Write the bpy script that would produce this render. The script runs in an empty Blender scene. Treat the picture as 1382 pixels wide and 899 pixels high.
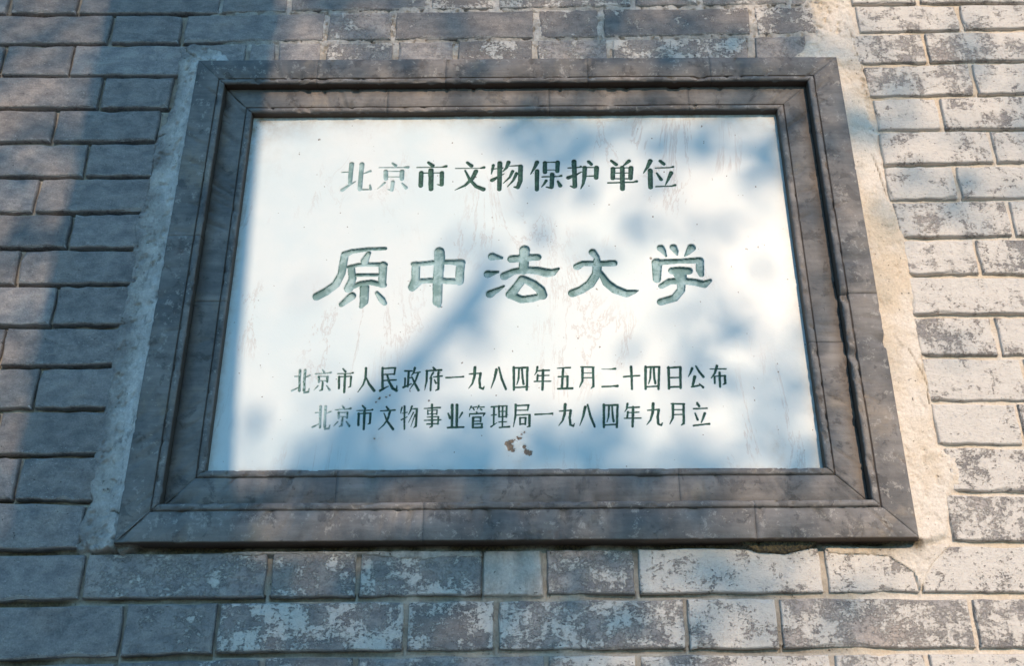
import bpy, math, random
import numpy as np
from mathutils import Vector, Matrix

rnd = random.Random(7)
rs = np.random.RandomState(11)
scene = bpy.context.scene
C = scene.collection

# ------------------------------------------------------------------ camera
F_PX, CXP, CYP = 1382.0, 691.0, 449.5
PITCH, YAW, ROLL = 0.449, -0.0128, 0.0008
CAM = np.array([0.0129, -1.3846, 1.55])
fw = np.array([math.sin(YAW)*math.cos(PITCH), math.cos(YAW)*math.cos(PITCH), math.sin(PITCH)])
rt0 = np.array([math.cos(YAW), -math.sin(YAW), 0.0])
up0 = np.cross(rt0, fw)
rt = rt0*math.cos(ROLL)+up0*math.sin(ROLL)
up = up0*math.cos(ROLL)-rt0*math.sin(ROLL)
cd = bpy.data.cameras.new('camera'); cam = bpy.data.objects.new('camera', cd); C.objects.link(cam)
cd.sensor_width = 36.0; cd.sensor_fit = 'HORIZONTAL'; cd.lens = 36.0*F_PX/1382.0
cd.clip_start = 0.02; cd.clip_end = 500
cam.matrix_world = Matrix(((rt[0], up[0], -fw[0], CAM[0]), (rt[1], up[1], -fw[1], CAM[1]), (rt[2], up[2], -fw[2], CAM[2]), (0, 0, 0, 1)))
scene.camera = cam

# ------------------------------------------------------------------ sky, sun, exposure
SUN_EL, SUN_AZ = math.radians(25), math.radians(20)       # azimuth to the right of the wall's outward normal
SUN = np.array([math.sin(SUN_AZ)*math.cos(SUN_EL), -math.cos(SUN_AZ)*math.cos(SUN_EL), math.sin(SUN_EL)])
world = bpy.data.worlds.new('World'); scene.world = world; world.use_nodes = True
wn = world.node_tree; wn.nodes.clear()
sky = wn.nodes.new('ShaderNodeTexSky'); sky.sky_type = 'NISHITA'; sky.sun_disc = False
sky.sun_elevation = SUN_EL; sky.sun_rotation = math.atan2(SUN[0], SUN[1])
sky.air_density = 1.0; sky.dust_density = 0.2; sky.ozone_density = 7.5
bg = wn.nodes.new('ShaderNodeBackground'); bg.inputs[1].default_value = 0.15
wo = wn.nodes.new('ShaderNodeOutputWorld')
tint = wn.nodes.new('ShaderNodeMix'); tint.data_type = 'RGBA'; tint.blend_type = 'MULTIPLY'; tint.inputs[0].default_value = 1
tint.inputs[7].default_value = (.94, 1.18, 1.01, 1)          # white balance of the whole sky
wn.links.new(sky.outputs[0], tint.inputs[6]); wn.links.new(tint.outputs[2], bg.inputs[0]); wn.links.new(bg.outputs[0], wo.inputs[0])
sl = bpy.data.lights.new('sun', 'SUN'); sl.energy = 2.9; sl.angle = math.radians(0.53); sl.color = (1.0, 0.71, 0.48)
so = bpy.data.objects.new('sun', sl); C.objects.link(so)
so.rotation_euler = Vector(SUN).to_track_quat('Z', 'Y').to_euler()
scene.view_settings.view_transform = 'Standard'; scene.view_settings.look = 'None'
scene.view_settings.exposure = 0.60; scene.view_settings.gamma = 1.0

# ------------------------------------------------------------------ helpers
def P(px, py, v=0.0):
    """point on the plane standing v metres in front of the brick face, seen at a photograph pixel"""
    px = np.asarray(px, float); py = np.asarray(py, float)
    d = fw + np.multiply.outer((px-CXP)/F_PX, rt) - np.multiply.outer((py-CYP)/F_PX, up)
    t = (-v-CAM[1])/d[..., 1]
    return CAM + d*t[..., None]
def to_px(Q):
    d = np.asarray(Q)-CAM; z = d@fw
    return CXP+F_PX*(d@rt)/z, CYP-F_PX*(d@up)/z

def vnoise(x, y, seed=0):
    xi = np.floor(x).astype(np.int64); yi = np.floor(y).astype(np.int64)
    fx = x-xi; fy = y-yi; fx = fx*fx*(3-2*fx); fy = fy*fy*(3-2*fy)
    def h(a, b):
        n = (a*374761393 + b*668265263 + seed*1274126177) & 0xffffffff
        n = ((n ^ (n >> 13))*1274126177) & 0xffffffff
        n = n ^ (n >> 16)
        return (n & 0xffff)/65535.0
    a = h(xi, yi); b = h(xi+1, yi); c = h(xi, yi+1); d = h(xi+1, yi+1)
    return (a*(1-fx)+b*fx)*(1-fy)+(c*(1-fx)+d*fx)*fy
def fbm(x, y, f, seed=0, o=4, g=.5):
    s = 0; a = 1; t = 0
    x = np.asarray(x, float); y = np.asarray(y, float)
    for i in range(o):
        s = s+a*(vnoise(x*f, y*f, seed+i*17)-.5); t += a; a *= g; f *= 2.03
    return s/t*2     # about -1..1

def tag(o, label=None, cat=None, group=None, kind=None):
    if label: o['label'] = label
    if cat: o['category'] = cat
    if group: o['group'] = group
    if kind: o['kind'] = kind
    return o
def link(name, me, mat, parent=None):
    o = bpy.data.objects.new(name, me); C.objects.link(o)
    if mat and not me.materials: me.materials.append(mat)
    if parent: o.parent = parent
    return o
def empty(name, loc=(0, 0, 0)):
    o = bpy.data.objects.new(name, None); C.objects.link(o); o.location = loc; o.empty_display_size = .1
    return o
def mesh_np(name, co, quads, smooth=False, attrs=None):
    me = bpy.data.meshes.new(name)
    co = np.ascontiguousarray(co, np.float32); quads = np.ascontiguousarray(quads, np.int32)
    me.vertices.add(len(co)); me.vertices.foreach_set('co', co.ravel())
    k = quads.shape[1]
    me.loops.add(quads.size); me.loops.foreach_set('vertex_index', quads.ravel())
    me.polygons.add(len(quads)); me.polygons.foreach_set('loop_start', np.arange(0, quads.size, k, dtype=np.int32))
    me.polygons.foreach_set('loop_total', np.full(len(quads), k, np.int32))
    if smooth: me.polygons.foreach_set('use_smooth', np.ones(len(quads), bool))
    for n, a in (attrs or {}).items():
        at = me.attributes.new(n, 'FLOAT', 'POINT'); at.data.foreach_set('value', np.ascontiguousarray(a, np.float32))
    me.update(); me.validate()
    return me
def submesh(name, co, quads, mask, smooth, attrs):
    q = quads[mask]; idx, inv = np.unique(q, return_inverse=True)
    return mesh_np(name, co[idx], inv.reshape(q.shape), smooth, {k: a[idx] for k, a in attrs.items()})

# ------------------------------------------------------------------ materials
class NT:
    def __init__(s, name):
        s.m = bpy.data.materials.new(name); s.m.use_nodes = True; s.t = s.m.node_tree; s.t.nodes.clear()
        s.out = s.t.nodes.new('ShaderNodeOutputMaterial'); s.b = s.t.nodes.new('ShaderNodeBsdfPrincipled')
        s.t.links.new(s.b.outputs[0], s.out.inputs[0])
        s.pos = s.t.nodes.new('ShaderNodeNewGeometry').outputs['Position']
    def l(s, a, b): s.t.links.new(a, b)
    def val(s, x, sock):
        if isinstance(x, (int, float)): sock.default_value = x
        elif isinstance(x, tuple): sock.default_value = (*x, 1) if len(x) == 3 and sock.type == 'RGBA' else x
        else: s.l(x, sock)
    def math(s, op, a, b=0.0, c=0.0, clamp=False):
        n = s.t.nodes.new('ShaderNodeMath'); n.operation = op; n.use_clamp = clamp
        for i, x in enumerate((a, b, c)): s.val(x, n.inputs[i])
        return n.outputs[0]
    def noise(s, scale, detail=6, rough=.6, stretch=(1, 1, 1), off=(0, 0, 0), dist=0.0):
        mp = s.t.nodes.new('ShaderNodeMapping'); s.l(s.pos, mp.inputs[0])
        mp.inputs['Scale'].default_value = stretch; mp.inputs['Location'].default_value = off
        n = s.t.nodes.new('ShaderNodeTexNoise'); s.l(mp.outputs[0], n.inputs['Vector'])
        n.inputs['Scale'].default_value = scale; n.inputs['Detail'].default_value = detail
        n.inputs['Roughness'].default_value = rough; n.inputs['Distortion'].default_value = dist
        return n.outputs[0]
    def step(s, x, a, b):
        n = s.t.nodes.new('ShaderNodeMapRange'); n.interpolation_type = 'SMOOTHSTEP'
        s.val(x, n.inputs[0]); s.val(a, n.inputs[1]); s.val(b, n.inputs[2]); return n.outputs[0]
    def mix(s, f, a, b, mode='MIX'):
        n = s.t.nodes.new('ShaderNodeMix'); n.data_type = 'RGBA'; n.blend_type = mode
        s.val(f, n.inputs[0]); s.val(a, n.inputs[6]); s.val(b, n.inputs[7]); return n.outputs[2]
    def attr(s, name):
        n = s.t.nodes.new('ShaderNodeAttribute'); n.attribute_name = name; return n.outputs['Fac']
    def rand(s): return s.t.nodes.new('ShaderNodeObjectInfo').outputs['Random']
    def bump(s, h, dist, strength=1.0, prev=None):
        n = s.t.nodes.new('ShaderNodeBump'); n.inputs['Distance'].default_value = dist; s.val(strength, n.inputs['Strength'])
        s.l(h, n.inputs['Height'])
        if prev: s.l(prev, n.inputs['Normal'])
        return n.outputs[0]
    def done(s, col, rough, nrm=None, spec=.35):
        s.val(col, s.b.inputs['Base Color']); s.val(rough, s.b.inputs['Roughness'])
        s.b.inputs['Specular IOR Level'].default_value = spec
        if nrm: s.l(nrm, s.b.inputs['Normal'])
        return s.m

def mat_brick():
    s = NT('grey_brick')
    r = s.rand()
    big = s.noise(9, 4, .6, (1, 1, 1.6))
    mid = s.noise(42, 7, .68, (.8, 1, 1.3), (3, 0, 1))
    fine = s.noise(420, 5, .7)
    c = s.mix(s.step(mid, .33, .68), (.188, .188, .200), (.335, .322, .318))
    c = s.mix(s.math('MULTIPLY', s.step(big, .50, .70), .30), c, (.385, .315, .27))      # warm fired blotches
    c = s.mix(s.step(s.attr('wash'), .42, .80), c, s.mix(1.0, c, (1.50, 1.48, 1.44), 'MULTIPLY'))   # bleached where the wall was limed
    dk = s.noise(24, 6, .7, (1, 1, .8), (9, 2, 5))
    c = s.mix(s.math('MULTIPLY', s.step(dk, .56, .70), .5), c, (.075, .085, .10))
    c = s.mix(s.math('MULTIPLY', s.math('SUBTRACT', r, .5), .0), c, c)
    hv = s.t.nodes.new('ShaderNodeHueSaturation'); s.l(c, hv.inputs['Color'])
    s.l(s.math('MULTIPLY_ADD', r, .46, .82), hv.inputs['Value']); c = hv.outputs[0]
    c = s.mix(s.step(fine, .30, .75), s.mix(1.0, c, (.80, .80, .80), 'MULTIPLY'), s.mix(1.0, c, (1.14, 1.13, 1.12), 'MULTIPLY'))
    # flaking lime wash
    w = s.attr('wash')
    n1 = s.noise(20, 10, .76, (.9, 1, 1.25), (1, 4, 2), .25)
    n2 = s.noise(230, 6, .8, (.7, 1, 1.15), (7, 1, 2), .6)
    n3 = s.noise(38, 6, .7, (2.6, 1, .45), (4, 4, 7), .2)
    f = s.math('ADD', s.math('ADD', s.math('MULTIPLY', n1, .50), s.math('MULTIPLY', n2, .34)), s.math('MULTIPLY', n3, .16))
    thr = s.math('MULTIPLY_ADD', w, -.30, .66)
    m = s.step(s.math('SUBTRACT', f, thr), -.004, s.math('MULTIPLY_ADD', s.math('MULTIPLY', r, s.noise(7, 3, .5, off=(2, 2, 2))), .09, .006))
    wc = s.mix(s.noise(60, 5, .6), (.55, .535, .515), (.71, .685, .64))
    wc = s.mix(s.step(n2, .52, .66), wc, (.42, .42, .43))
    c = s.mix(m, c, wc)
    ol = s.math('SUBTRACT', s.step(s.math('SUBTRACT', f, thr), -.020, -.004), m)            # dark rim where the flake ends
    c = s.mix(s.math('MULTIPLY', s.math('MAXIMUM', ol, 0.0), .35), c, (.10, .10, .10))
    # lime crust along the lower arris, pits
    e = s.attr('arris')
    c = s.mix(s.math('MULTIPLY', s.step(s.math('ADD', e, s.math('MULTIPLY', s.math('ADD', n2, n1), 1.3)), 2.14, 2.28), .6), c, (.52, .52, .52))
    wsp = s.step(s.noise(330, 3, .6, (.7, 1, 1), (5, 5, 5)), .635, .68)
    c = s.mix(s.math('MULTIPLY', wsp, s.math('MULTIPLY', s.step(s.noise(11, 5, .7, off=(8, 8, 2)), .42, .62), .7)), c, (.50, .50, .49))
    pit = s.noise(260, 3, .5, (1, 1, 1), (2, 8, 1))
    pm = s.math('MAXIMUM', s.step(pit, .68, .74), s.step(s.noise(75, 5, .6, (.7, 1, 1.2), (3, 1, 6)), .72, .75))
    c = s.mix(s.math('MULTIPLY', pm, .8), c, (.05, .05, .05))
    b = s.bump(m, .0011, .9)
    b = s.bump(mid, .005, .8, b); b = s.bump(fine, .0009, .9, b)
    b = s.bump(s.math('SUBTRACT', 1.0, pm), .0015, .8, b)
    return s.done(c, s.mix(m, (.72,)*3, (.85,)*3), b, .3)

def mat_mortar():
    s = NT('lime_mortar')
    pl, cream = s.attr('plaster'), s.attr('cream')
    n = s.noise(35, 8, .7); f = s.noise(300, 6, .75); g = s.noise(8, 4, .6, off=(4, 4, 4))
    c = s.mix(s.step(n, .3, .7), (.31, .285, .245), (.50, .465, .41))
    cl = s.mix(s.step(n, .35, .65), (.54, .54, .54), (.78, .77, .76))
    cl = s.mix(s.math('MULTIPLY', s.step(s.noise(90, 6, .7, (1, 1, .35), (3, 3, 3)), .52, .66), .6), cl, (.17, .17, .175))
    cr = s.mix(s.step(g, .40, .62), (.78, .73, .66), (.69, .60, .48))
    cr = s.mix(s.math('MULTIPLY', s.step(n, .55, .72), .5), cr, (.42, .38, .32))
    c = s.mix(pl, c, cl); c = s.mix(cream, c, cr)
    c = s.mix(s.math('MULTIPLY', s.attr('smear'), .85), c, s.mix(s.step(n, .35, .65), (.19, .19, .20), (.33, .32, .32)))
    grime_shade = s.attr('grime_shade')
    c = s.mix(grime_shade, c, s.mix(s.step(f, .4, .6), (.025, .025, .02), (.12, .095, .045)))
    sp = s.step(s.noise(180, 3, .5, off=(5, 1, 1)), .68, .75)
    c = s.mix(s.math('MULTIPLY', sp, .75), c, (.07, .06, .05))
    c = s.mix(s.step(f, .3, .75), s.mix(1.0, c, (.84,)*3, 'MULTIPLY'), s.mix(1.0, c, (1.1,)*3, 'MULTIPLY'))
    b = s.bump(n, .005, .8); b = s.bump(f, .0012, 1.0, b); b = s.bump(s.noise(110, 7, .75, off=(6, 6, 6)), .003, s.math('MULTIPLY_ADD', pl, .7, .2), b); b = s.bump(s.math('SUBTRACT', 1.0, sp), .002, .8, b)
    return s.done(c, .9, b, .2)

def mat_frame():
    s = NT('carved_grey_brick')
    r = s.rand()
    n = s.noise(16, 6, .62, (1, 1, 1)); st = s.noise(120, 6, .7, (.12, 1, 1), (1, 1, 2)); f = s.noise(500, 5, .7)
    sp = s.noise(30, 7, .7, off=(8, 2, 3), dist=.4)
    c = s.mix(s.step(n, .34, .66), (.118, .121, .127), (.224, .215, .210))
    c = s.mix(s.math('MULTIPLY', s.step(sp, .55, .63), .55), c, (.060, .062, .066))
    c = s.mix(s.math('MULTIPLY', s.step(s.noise(13, 6, .65, off=(1, 9, 3)), .55, .68), .6), c, (.275, .24, .20))
    c = s.mix(s.math('MULTIPLY', s.step(s.noise(21, 6, .7, off=(6, 3, 9)), .60, .72), .5), c, (.115, .085, .08))
    hv = s.t.nodes.new('ShaderNodeHueSaturation'); s.l(c, hv.inputs['Color'])
    s.l(s.math('MULTIPLY_ADD', r, .12, .94), hv.inputs['Value']); c = hv.outputs[0]
    c = s.mix(s.step(st, .3, .7), s.mix(1.0, c, (.85,)*3, 'MULTIPLY'), s.mix(1.0, c, (1.13,)*3, 'MULTIPLY'))
    d = s.attr('dirt_shade')
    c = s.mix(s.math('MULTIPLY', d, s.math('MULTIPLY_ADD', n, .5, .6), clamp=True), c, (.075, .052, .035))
    wm = s.step(s.math('ADD', s.noise(75, 9, .78, off=(3, 3, 1), dist=.3), s.math('MULTIPLY', s.attr('edge'), .15)), .715, .75)
    c = s.mix(s.math('MULTIPLY', wm, .5), c, (.42, .41, .39))
    pit = s.step(s.noise(300, 3, .5, off=(2, 7, 2)), .71, .76)
    c = s.mix(s.math('MULTIPLY', pit, .8), c, (.03, .03, .03))
    b = s.bump(st, .0008, .7); b = s.bump(n, .004, .5, b); b = s.bump(f, .0005, .8, b); b = s.bump(s.math('SUBTRACT', 1.0, pit), .0015, .8, b)
    b = s.bump(s.step(sp, .57, .60), .0006, .6, b)
    return s.done(c, .66, b, .35)

def mat_marble():
    s = NT('white_marble')
    paint, chip, cut = s.attr('paint'), s.attr('chip'), s.attr('cut')
    n = s.noise(5, 6, .6); v = s.noise(4.5, 8, .7, (2.2, 1, .7), (2, 1, 3), .9); f = s.noise(240, 5, .7)
    c = s.mix(s.step(n, .35, .65), (.56, .672, .72), (.64, .712, .738))
    vein = s.math('SUBTRACT', 1.0, s.step(s.math('ABSOLUTE', s.math('SUBTRACT', v, .5)), .0, .018))
    vm = s.math('MULTIPLY', vein, s.step(s.noise(6, 3, .5, off=(7, 7, 7)), .48, .62))
    c = s.mix(s.math('MULTIPLY', vm, .55), c, (.42, .40, .40))
    stn = s.math('MULTIPLY', s.step(s.noise(60, 8, .75, (1.4, 1, .6), (4, 1, 9)), .64, .74), .12)
    c = s.mix(stn, c, (.33, .37, .37))
    grm = s.attr('grime_shade')  # brown grime only on the marble
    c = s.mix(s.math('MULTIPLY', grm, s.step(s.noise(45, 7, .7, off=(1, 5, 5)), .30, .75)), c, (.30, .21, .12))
    spk = s.step(s.noise(130, 2, .4, off=(2, 2, 8)), .745, .765)
    c = s.mix(s.math('MULTIPLY', spk, .85), c, (.10, .08, .07))
    # engraved strokes: dusty stone, then what is left of the green paint
    pn = s.noise(230, 7, .78, off=(3, 9, 2))
    c = s.mix(s.math('MULTIPLY', cut, .85), c, s.mix(s.step(s.noise(38, 5, .65, off=(8, 1, 4)), .40, .58), (.07, .19, .20), (.26, .42, .46)))
    gp = s.mix(s.step(pn, .42, .62), (.012, .050, .045), (.045, .135, .105))
    pm = s.step(s.math('ADD', paint, s.math('MULTIPLY', s.math('SUBTRACT', pn, .5), 1.25)), .42, .58)
    c = s.mix(pm, c, gp)
    cm = s.step(s.math('ADD', chip, s.math('MULTIPLY', s.math('SUBTRACT', pn, .5), 3.0)), .50, .58)
    c = s.mix(cm, c, s.mix(s.step(pn, .4, .6), (.12, .09, .07), (.22, .16, .11)))
    ro = s.math('MAXIMUM', s.math('MULTIPLY', cut, .75), s.math('MULTIPLY_ADD', f, .18, .34))
    b = s.bump(f, .00025, .5); b = s.bump(cm, .001, -0.8 if False else .8, b)
    return s.done(c, ro, b, .45)

def mat_plain(name, a, b_, scale, rough=.8, bd=.01):
    s = NT(name); n = s.noise(scale, 7, .65); f = s.noise(scale*9, 5, .7)
    c = s.mix(s.step(n, .3, .7), a, b_)
    c = s.mix(s.step(f, .3, .7), s.mix(1.0, c, (.85,)*3, 'MULTIPLY'), s.mix(1.0, c, (1.12,)*3, 'MULTIPLY'))
    return s.done(c, rough, s.bump(n, bd, .6), .3)
def mat_leaf():
    s = NT('leaf'); n = s.noise(3, 4, .6)
    c = s.mix(s.step(n, .35, .65), (.035, .075, .02), (.085, .13, .035))
    s.done(c, .55, None, .3)
    tr = s.t.nodes.new('ShaderNodeBsdfTranslucent'); s.l(c, tr.inputs[0])
    mx = s.t.nodes.new('ShaderNodeMixShader'); mx.inputs[0].default_value = .25
    s.l(s.b.outputs[0], mx.inputs[1]); s.l(tr.outputs[0], mx.inputs[2]); s.l(mx.outputs[0], s.out.inputs[0])
    return s.m
M_BRICK, M_MORTAR, M_FRAME, M_MARBLE = mat_brick(), mat_mortar(), mat_frame(), mat_marble()
M_BARK = mat_plain('bark', (.06, .048, .038), (.15, .125, .10), 14, .9, .03)
M_PAVE = mat_plain('paving', (.09, .09, .09), (.14, .138, .13), 3, .85, .004)
M_CAP = mat_plain('coping_tile', (.09, .10, .11), (.17, .18, .19), 12, .8, .006)
M_LEAF = mat_leaf()

# ------------------------------------------------------------------ ground
g = mesh_np('ground', np.array([(-150, -200, 0), (150, -200, 0), (150, 100, 0), (-150, 100, 0)]), np.array([(0, 1, 2, 3)]))
tag(link('ground', g, M_PAVE), kind='structure')

# ------------------------------------------------------------------ brick wall
wall = empty('brick_wall', (0, 0, 0))
tag(wall, 'old grey brick wall with flaking lime wash around the marble plaque', 'wall')

BOT = {  # lower edge of each course, as (x, y) in the photograph
 0: [(0, 16), (300, 16), (460, 13), (920, 6), (1382, 1)],
 1: [(0, 57), (246, 56), (460, 53), (920, 47), (1160, 42), (1382, 36)],
 2: [(0, 99), (230, 100), (1160, 85), (1382, 79)],
 3: [(0, 144), (230, 144), (1180, 129), (1382, 124)],
 4: [(0, 190), (205, 188), (1190, 174), (1382, 171)],
 5: [(0, 236), (200, 236), (1200, 221), (1382, 217)],
 6: [(0, 285), (187, 284), (1212, 269), (1382, 265)],
 7: [(0, 332), (180, 333), (1222, 319), (1382, 317)],
 8: [(0, 382), (180, 381), (1235, 369), (1382, 369)],
 9: [(0, 438), (160, 437), (1237, 423), (1382, 423)],
 10: [(0, 493), (148, 491), (1250, 478), (1382, 479)],
 11: [(0, 551), (140, 549), (1268, 539), (1382, 540)],
 12: [(0, 612), (130, 612), (1270, 598), (1382, 600)],
 13: [(0, 672), (118, 676), (1300, 662), (1382, 664)],
 14: [(0, 743), (95, 740), (1290, 729), (1382, 731)],
 15: [(0, 813), (100, 808), (480, 805), (860, 801), (1240, 799), (1382, 801)],
 16: [(0, 893), (160, 886), (290, 881), (700, 877), (1100, 875), (1382, 874)],
 17: [(0, 975), (1382, 955)]}
def ybot(k, x):
    a = BOT[k]; return np.interp(x, [p[0] for p in a], [p[1] for p in a])
def ytop(k, x):
    if k == 0: return ybot(0, x)-42
    gap = 4.0+k*.16 + (2.2 if k >= 15 else 0)
    return ybot(k-1, x)+gap
BR = {  # bricks of each course, x0-x1 at mid height
 0: '-90--10 -8-12 17-106 111-297 302-389 395-577 583-667 673-850 856-940 946-1060 1066-1140 1147-1232 1238-1420',
 1: '-40-147 152-243 249-437 443-528 534-720 727-808 815-1012 1021-1104 1158-1293 1299-1420',
 2: '-60-1 6-95 98-250 255-330 336-369 375-431 440-529 537-611 618-718 726-819 828-1010 1020-1090 1150-1248 1252-1450',
 3: '-60-133 138-230 1170-1312 1317-1400', 4: '-100-71 75-212 1182-1267 1272-1450', 5: '-20-114 118-208 1190-1337 1342-1420',
 6: '-80-47 51-200 1198-1290 1295-1470', 7: '-120--62 -58-92 97-190 1210-1362 1367-1450', 8: '-60-22 27-186 1222-1317 1322-1470',
 9: '-80-71 75-172 1228-1390 1395-1480', 10: '-90-1 5-160 1238-1343 1349-1500', 11: '-60-46 50-152 1250-1383 1389-1480',
 12: '-90--8 -3-142 1262-1376 1381-1520', 13: '-60-20 25-130 1280-1420', 14: '-90-110 1282-1470',
 15: '-100-109 114-358 366-480 486-650 738-856 863-1109 1116-1236 1242-1480',
 16: '-60-161 167-288 294-544 550-666 673-924 930-1050 1055-1312 1318-1450',
 17: '-90-148 154-347 353-474 480-735 741-860 866-1124 1131-1254 1260-1500'}
import re
brick_rects = []
EX = {}
def brick_geo(x0, x1, zb0, zb1, zt0, zt1, v, rr, wash_f, nx=9, jit=.0014):
    """one brick: irregular outline, worn arris, depth of a half brick"""
    outl = []
    for i in range(nx): t = i/(nx-1); outl.append((x0+(x1-x0)*t, zb0+(zb1-zb0)*t, 0, -1))
    for t in (.33, .67): outl.append((x1, zb1+(zt1-zb1)*t, 1, 0))
    for i in range(nx): t = 1-i/(nx-1); outl.append((x0+(x1-x0)*t, zt0+(zt1-zt0)*t, 0, 1))
    for t in (.67, .33): outl.append((x0, zb0+(zt0-zb0)*t, -1, 0))
    n = len(outl); co = []; wash = []; arr = []
    cx, cz = (x0+x1)/2, (zb0+zt0)/2; hw, hh = (x1-x0)/2, (zt0-zb0)/2
    tl = (rr.uniform(-.004, .004), rr.uniform(-.010, .010))
    corner = [0, nx-1, nx+2-0, 2*nx+1]
    rings = []
    for ring, (ins, dv) in enumerate(((.0021, 0.0), (.0007, -.0010), (-.0002, -.0035), (0, -.055))):
        ids = []
        for i, (x, z, nx_, nz_) in enumerate(outl):
            if ring == 0: jx = [rr.uniform(-jit, jit*.7) for _ in outl] if i == 0 else jx
            if ring == 0 and i == 0: cp = [rr.uniform(.002, .0055) if rr.random() < .10 else 0 for _ in outl]
            d = ins-jx[i]*(1 if ring < 3 else 0)+cp[i]*(1, .8, .25, 0)[ring]
            chip = 0
            sx = min(1, (hw-abs(x-cx))/.008); 
            px = x-d*math.copysign(1, x-cx) if abs(x-cx) > hw-1e-6 else x
            pz = z-d*math.copysign(1, z-cz) if nz_ != 0 else z
            if nz_ != 0 and abs(x-cx) > hw-1e-6: px = x-(d+.0006)*math.copysign(1, x-cx)
            vv = v+dv+(tl[0]*(x-cx)+tl[1]*(z-cz))
            ids.append(len(co)); co.append((px, -vv, pz)); wash.append(wash_f); arr.append(0.0)
            if nz_ == -1 and ring in (1, 2): arr[-1] = 1.0
            if nz_ == -1 and ring == 0: arr[-1] = .80
            if nz_ == 1 and ring in (1, 2): arr[-1] = .75
        rings.append(ids)
    faces = []
    for a, b in zip(rings[:-1], rings[1:]):
        for i in range(n): j = (i+1) % n; faces.append((b[i], b[j], a[j], a[i]))
    # front: strips between lower and upper edge of ring 0 with a middle row
    r0 = rings[0]; low = r0[0:nx]; upp = r0[nx+2:2*nx+2][::-1]
    mid = [r0[2*nx+3]] 
    m = []
    for i in range(nx):
        a, b = co[low[i]], co[upp[i]]
        if i == 0: m.append((r0[2*nx+3], r0[2*nx+2]))
        elif i == nx-1: m.append((r0[nx], r0[nx+1]))
        else:
            k = []
            for t in (.33, .67):
                k.append(len(co)); co.append((a[0]*(1-t)+b[0]*t, a[1]*(1-t)+b[1]*t-rr.uniform(-.0003, .0006), a[2]*(1-t)+b[2]*t)); wash.append(wash_f); arr.append(0.0)
            m.append(tuple(k))
    for i in range(nx-1):
        faces += [(low[i], low[i+1], m[i+1][0], m[i][0]), (m[i][0], m[i+1][0], m[i+1][1], m[i][1]), (m[i][1], m[i+1][1], upp[i+1], upp[i])]
    return co, faces, wash, arr
def wash_at(px, py):
    """how much lime wash is left, by place on the wall"""
    r = np.interp(px, [0, 300, 560, 900, 1130, 1220, 1382], [.26, .44, .58, .61, .63, .68, .70])
    if py < 100 and px < 1130: r = np.interp(px, [0, 250, 500, 1130], [.2, .22, .42, .52])
    elif py < 760 and px < 300: r = .14
    if py > 740 and px < 200: r = .22
    return float(r)
bricks = []
for k in range(18):
    for m in re.finditer(r'(-?\d+)-(-?\d+)', BR[k]):
        a, b = float(m.group(1)), float(m.group(2))
        ya, yb_ = (ytop(k, a)+ybot(k, a))/2, (ytop(k, b)+ybot(k, b))/2
        XA = P(a, ya)[0]; XB = P(b, yb_)[0]
        zb0, zb1 = P(a, ybot(k, a))[2], P(b, ybot(k, b))[2]
        zt0, zt1 = P(a, ytop(k, a))[2], P(b, ytop(k, b))[2]
        w = wash_at((a+b)/2, (ya+yb_)/2)+rnd.uniform(-.11, .10)
        v = rnd.uniform(-.0009, .0009)
        co, fa, wa, ar = brick_geo(XA, XB, zb0, zb1, zt0, zt1, v, rnd, w)
        c = np.array(co); base = np.array([(XA+XB)/2, 0, zb0]); 
        me = bpy.data.meshes.new('brick'); me.from_pydata([tuple(x) for x in (c-base)], [], fa)
        for nm, arr_ in (('wash', wa), ('arris', ar)):
            at = me.attributes.new(nm, 'FLOAT', 'POINT'); at.data.foreach_set('value', arr_)
        o = link('brick', me, M_BRICK, wall); o.location = base; bricks.append(o)
        brick_rects.append((k, XA, XB, zb0, zt0))
        if k not in EX: EX[k] = [1e9, -1e9, 0, 0, 0, 0]
        e = EX[k]
        if XA < e[0]: e[0], e[2], e[3] = XA, zb0, zt0
        if XB > e[1]: e[1], e[4], e[5] = XB, zb1, zt1
# the rest of the wall, courses running on beyond the part seen
WX0, WX1, WZ1 = -3.2, 3.4, 3.55
extra = ([], [], [], [])
def put_extra(xa, xb, zb, zt):
    if xb-xa < .03: return
    co, fa, wa, ar = brick_geo(xa, xb, zb, zb, zt, zt, rnd.uniform(-.0009, .0009), rnd, .2 if xa < 0 else .8, nx=3)
    n = len(extra[0]); extra[0].extend(co); extra[1].extend([tuple(i+n for i in f) for f in fa]); extra[2].extend(wa); extra[3].extend(ar)
def run(x, end, zb, zt, sgn, ph):
    while (x-end)*sgn < 0:
        L = (.24 if ph else .112); ph = not ph; x2 = x+sgn*L
        if (x2-end)*sgn > 0: x2 = end
        put_extra(min(x, x2), max(x, x2), zb, zt); x = x2+sgn*.008
for k in range(18):
    e = EX[k]
    run(e[0]-.008, WX0, e[2], e[3], -1, k % 2 == 0); run(e[1]+.008, WX1, e[4], e[5], 1, k % 2 == 1)
z = EX[0][3]+.008; i = 0
while z < WZ1-.07: run(WX0, WX1, z, z+.063, 1, i % 2 == 0); z += .071; i += 1
ztop_wall = z
z = EX[17][2]-.008; i = 0
while z > .07: run(WX0, WX1, z-.063, z, 1, i % 2 == 0); z -= .071; i += 1
zbot = z
me = bpy.data.meshes.new('brickwork'); me.from_pydata(extra[0], [], extra[1])
for nm, arr_ in (('wash', extra[2]), ('arris', extra[3])):
    at = me.attributes.new(nm, 'FLOAT', 'POINT'); at.data.foreach_set('value', arr_)
tag(link('brickwork', me, M_BRICK, wall), kind='stuff')

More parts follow.
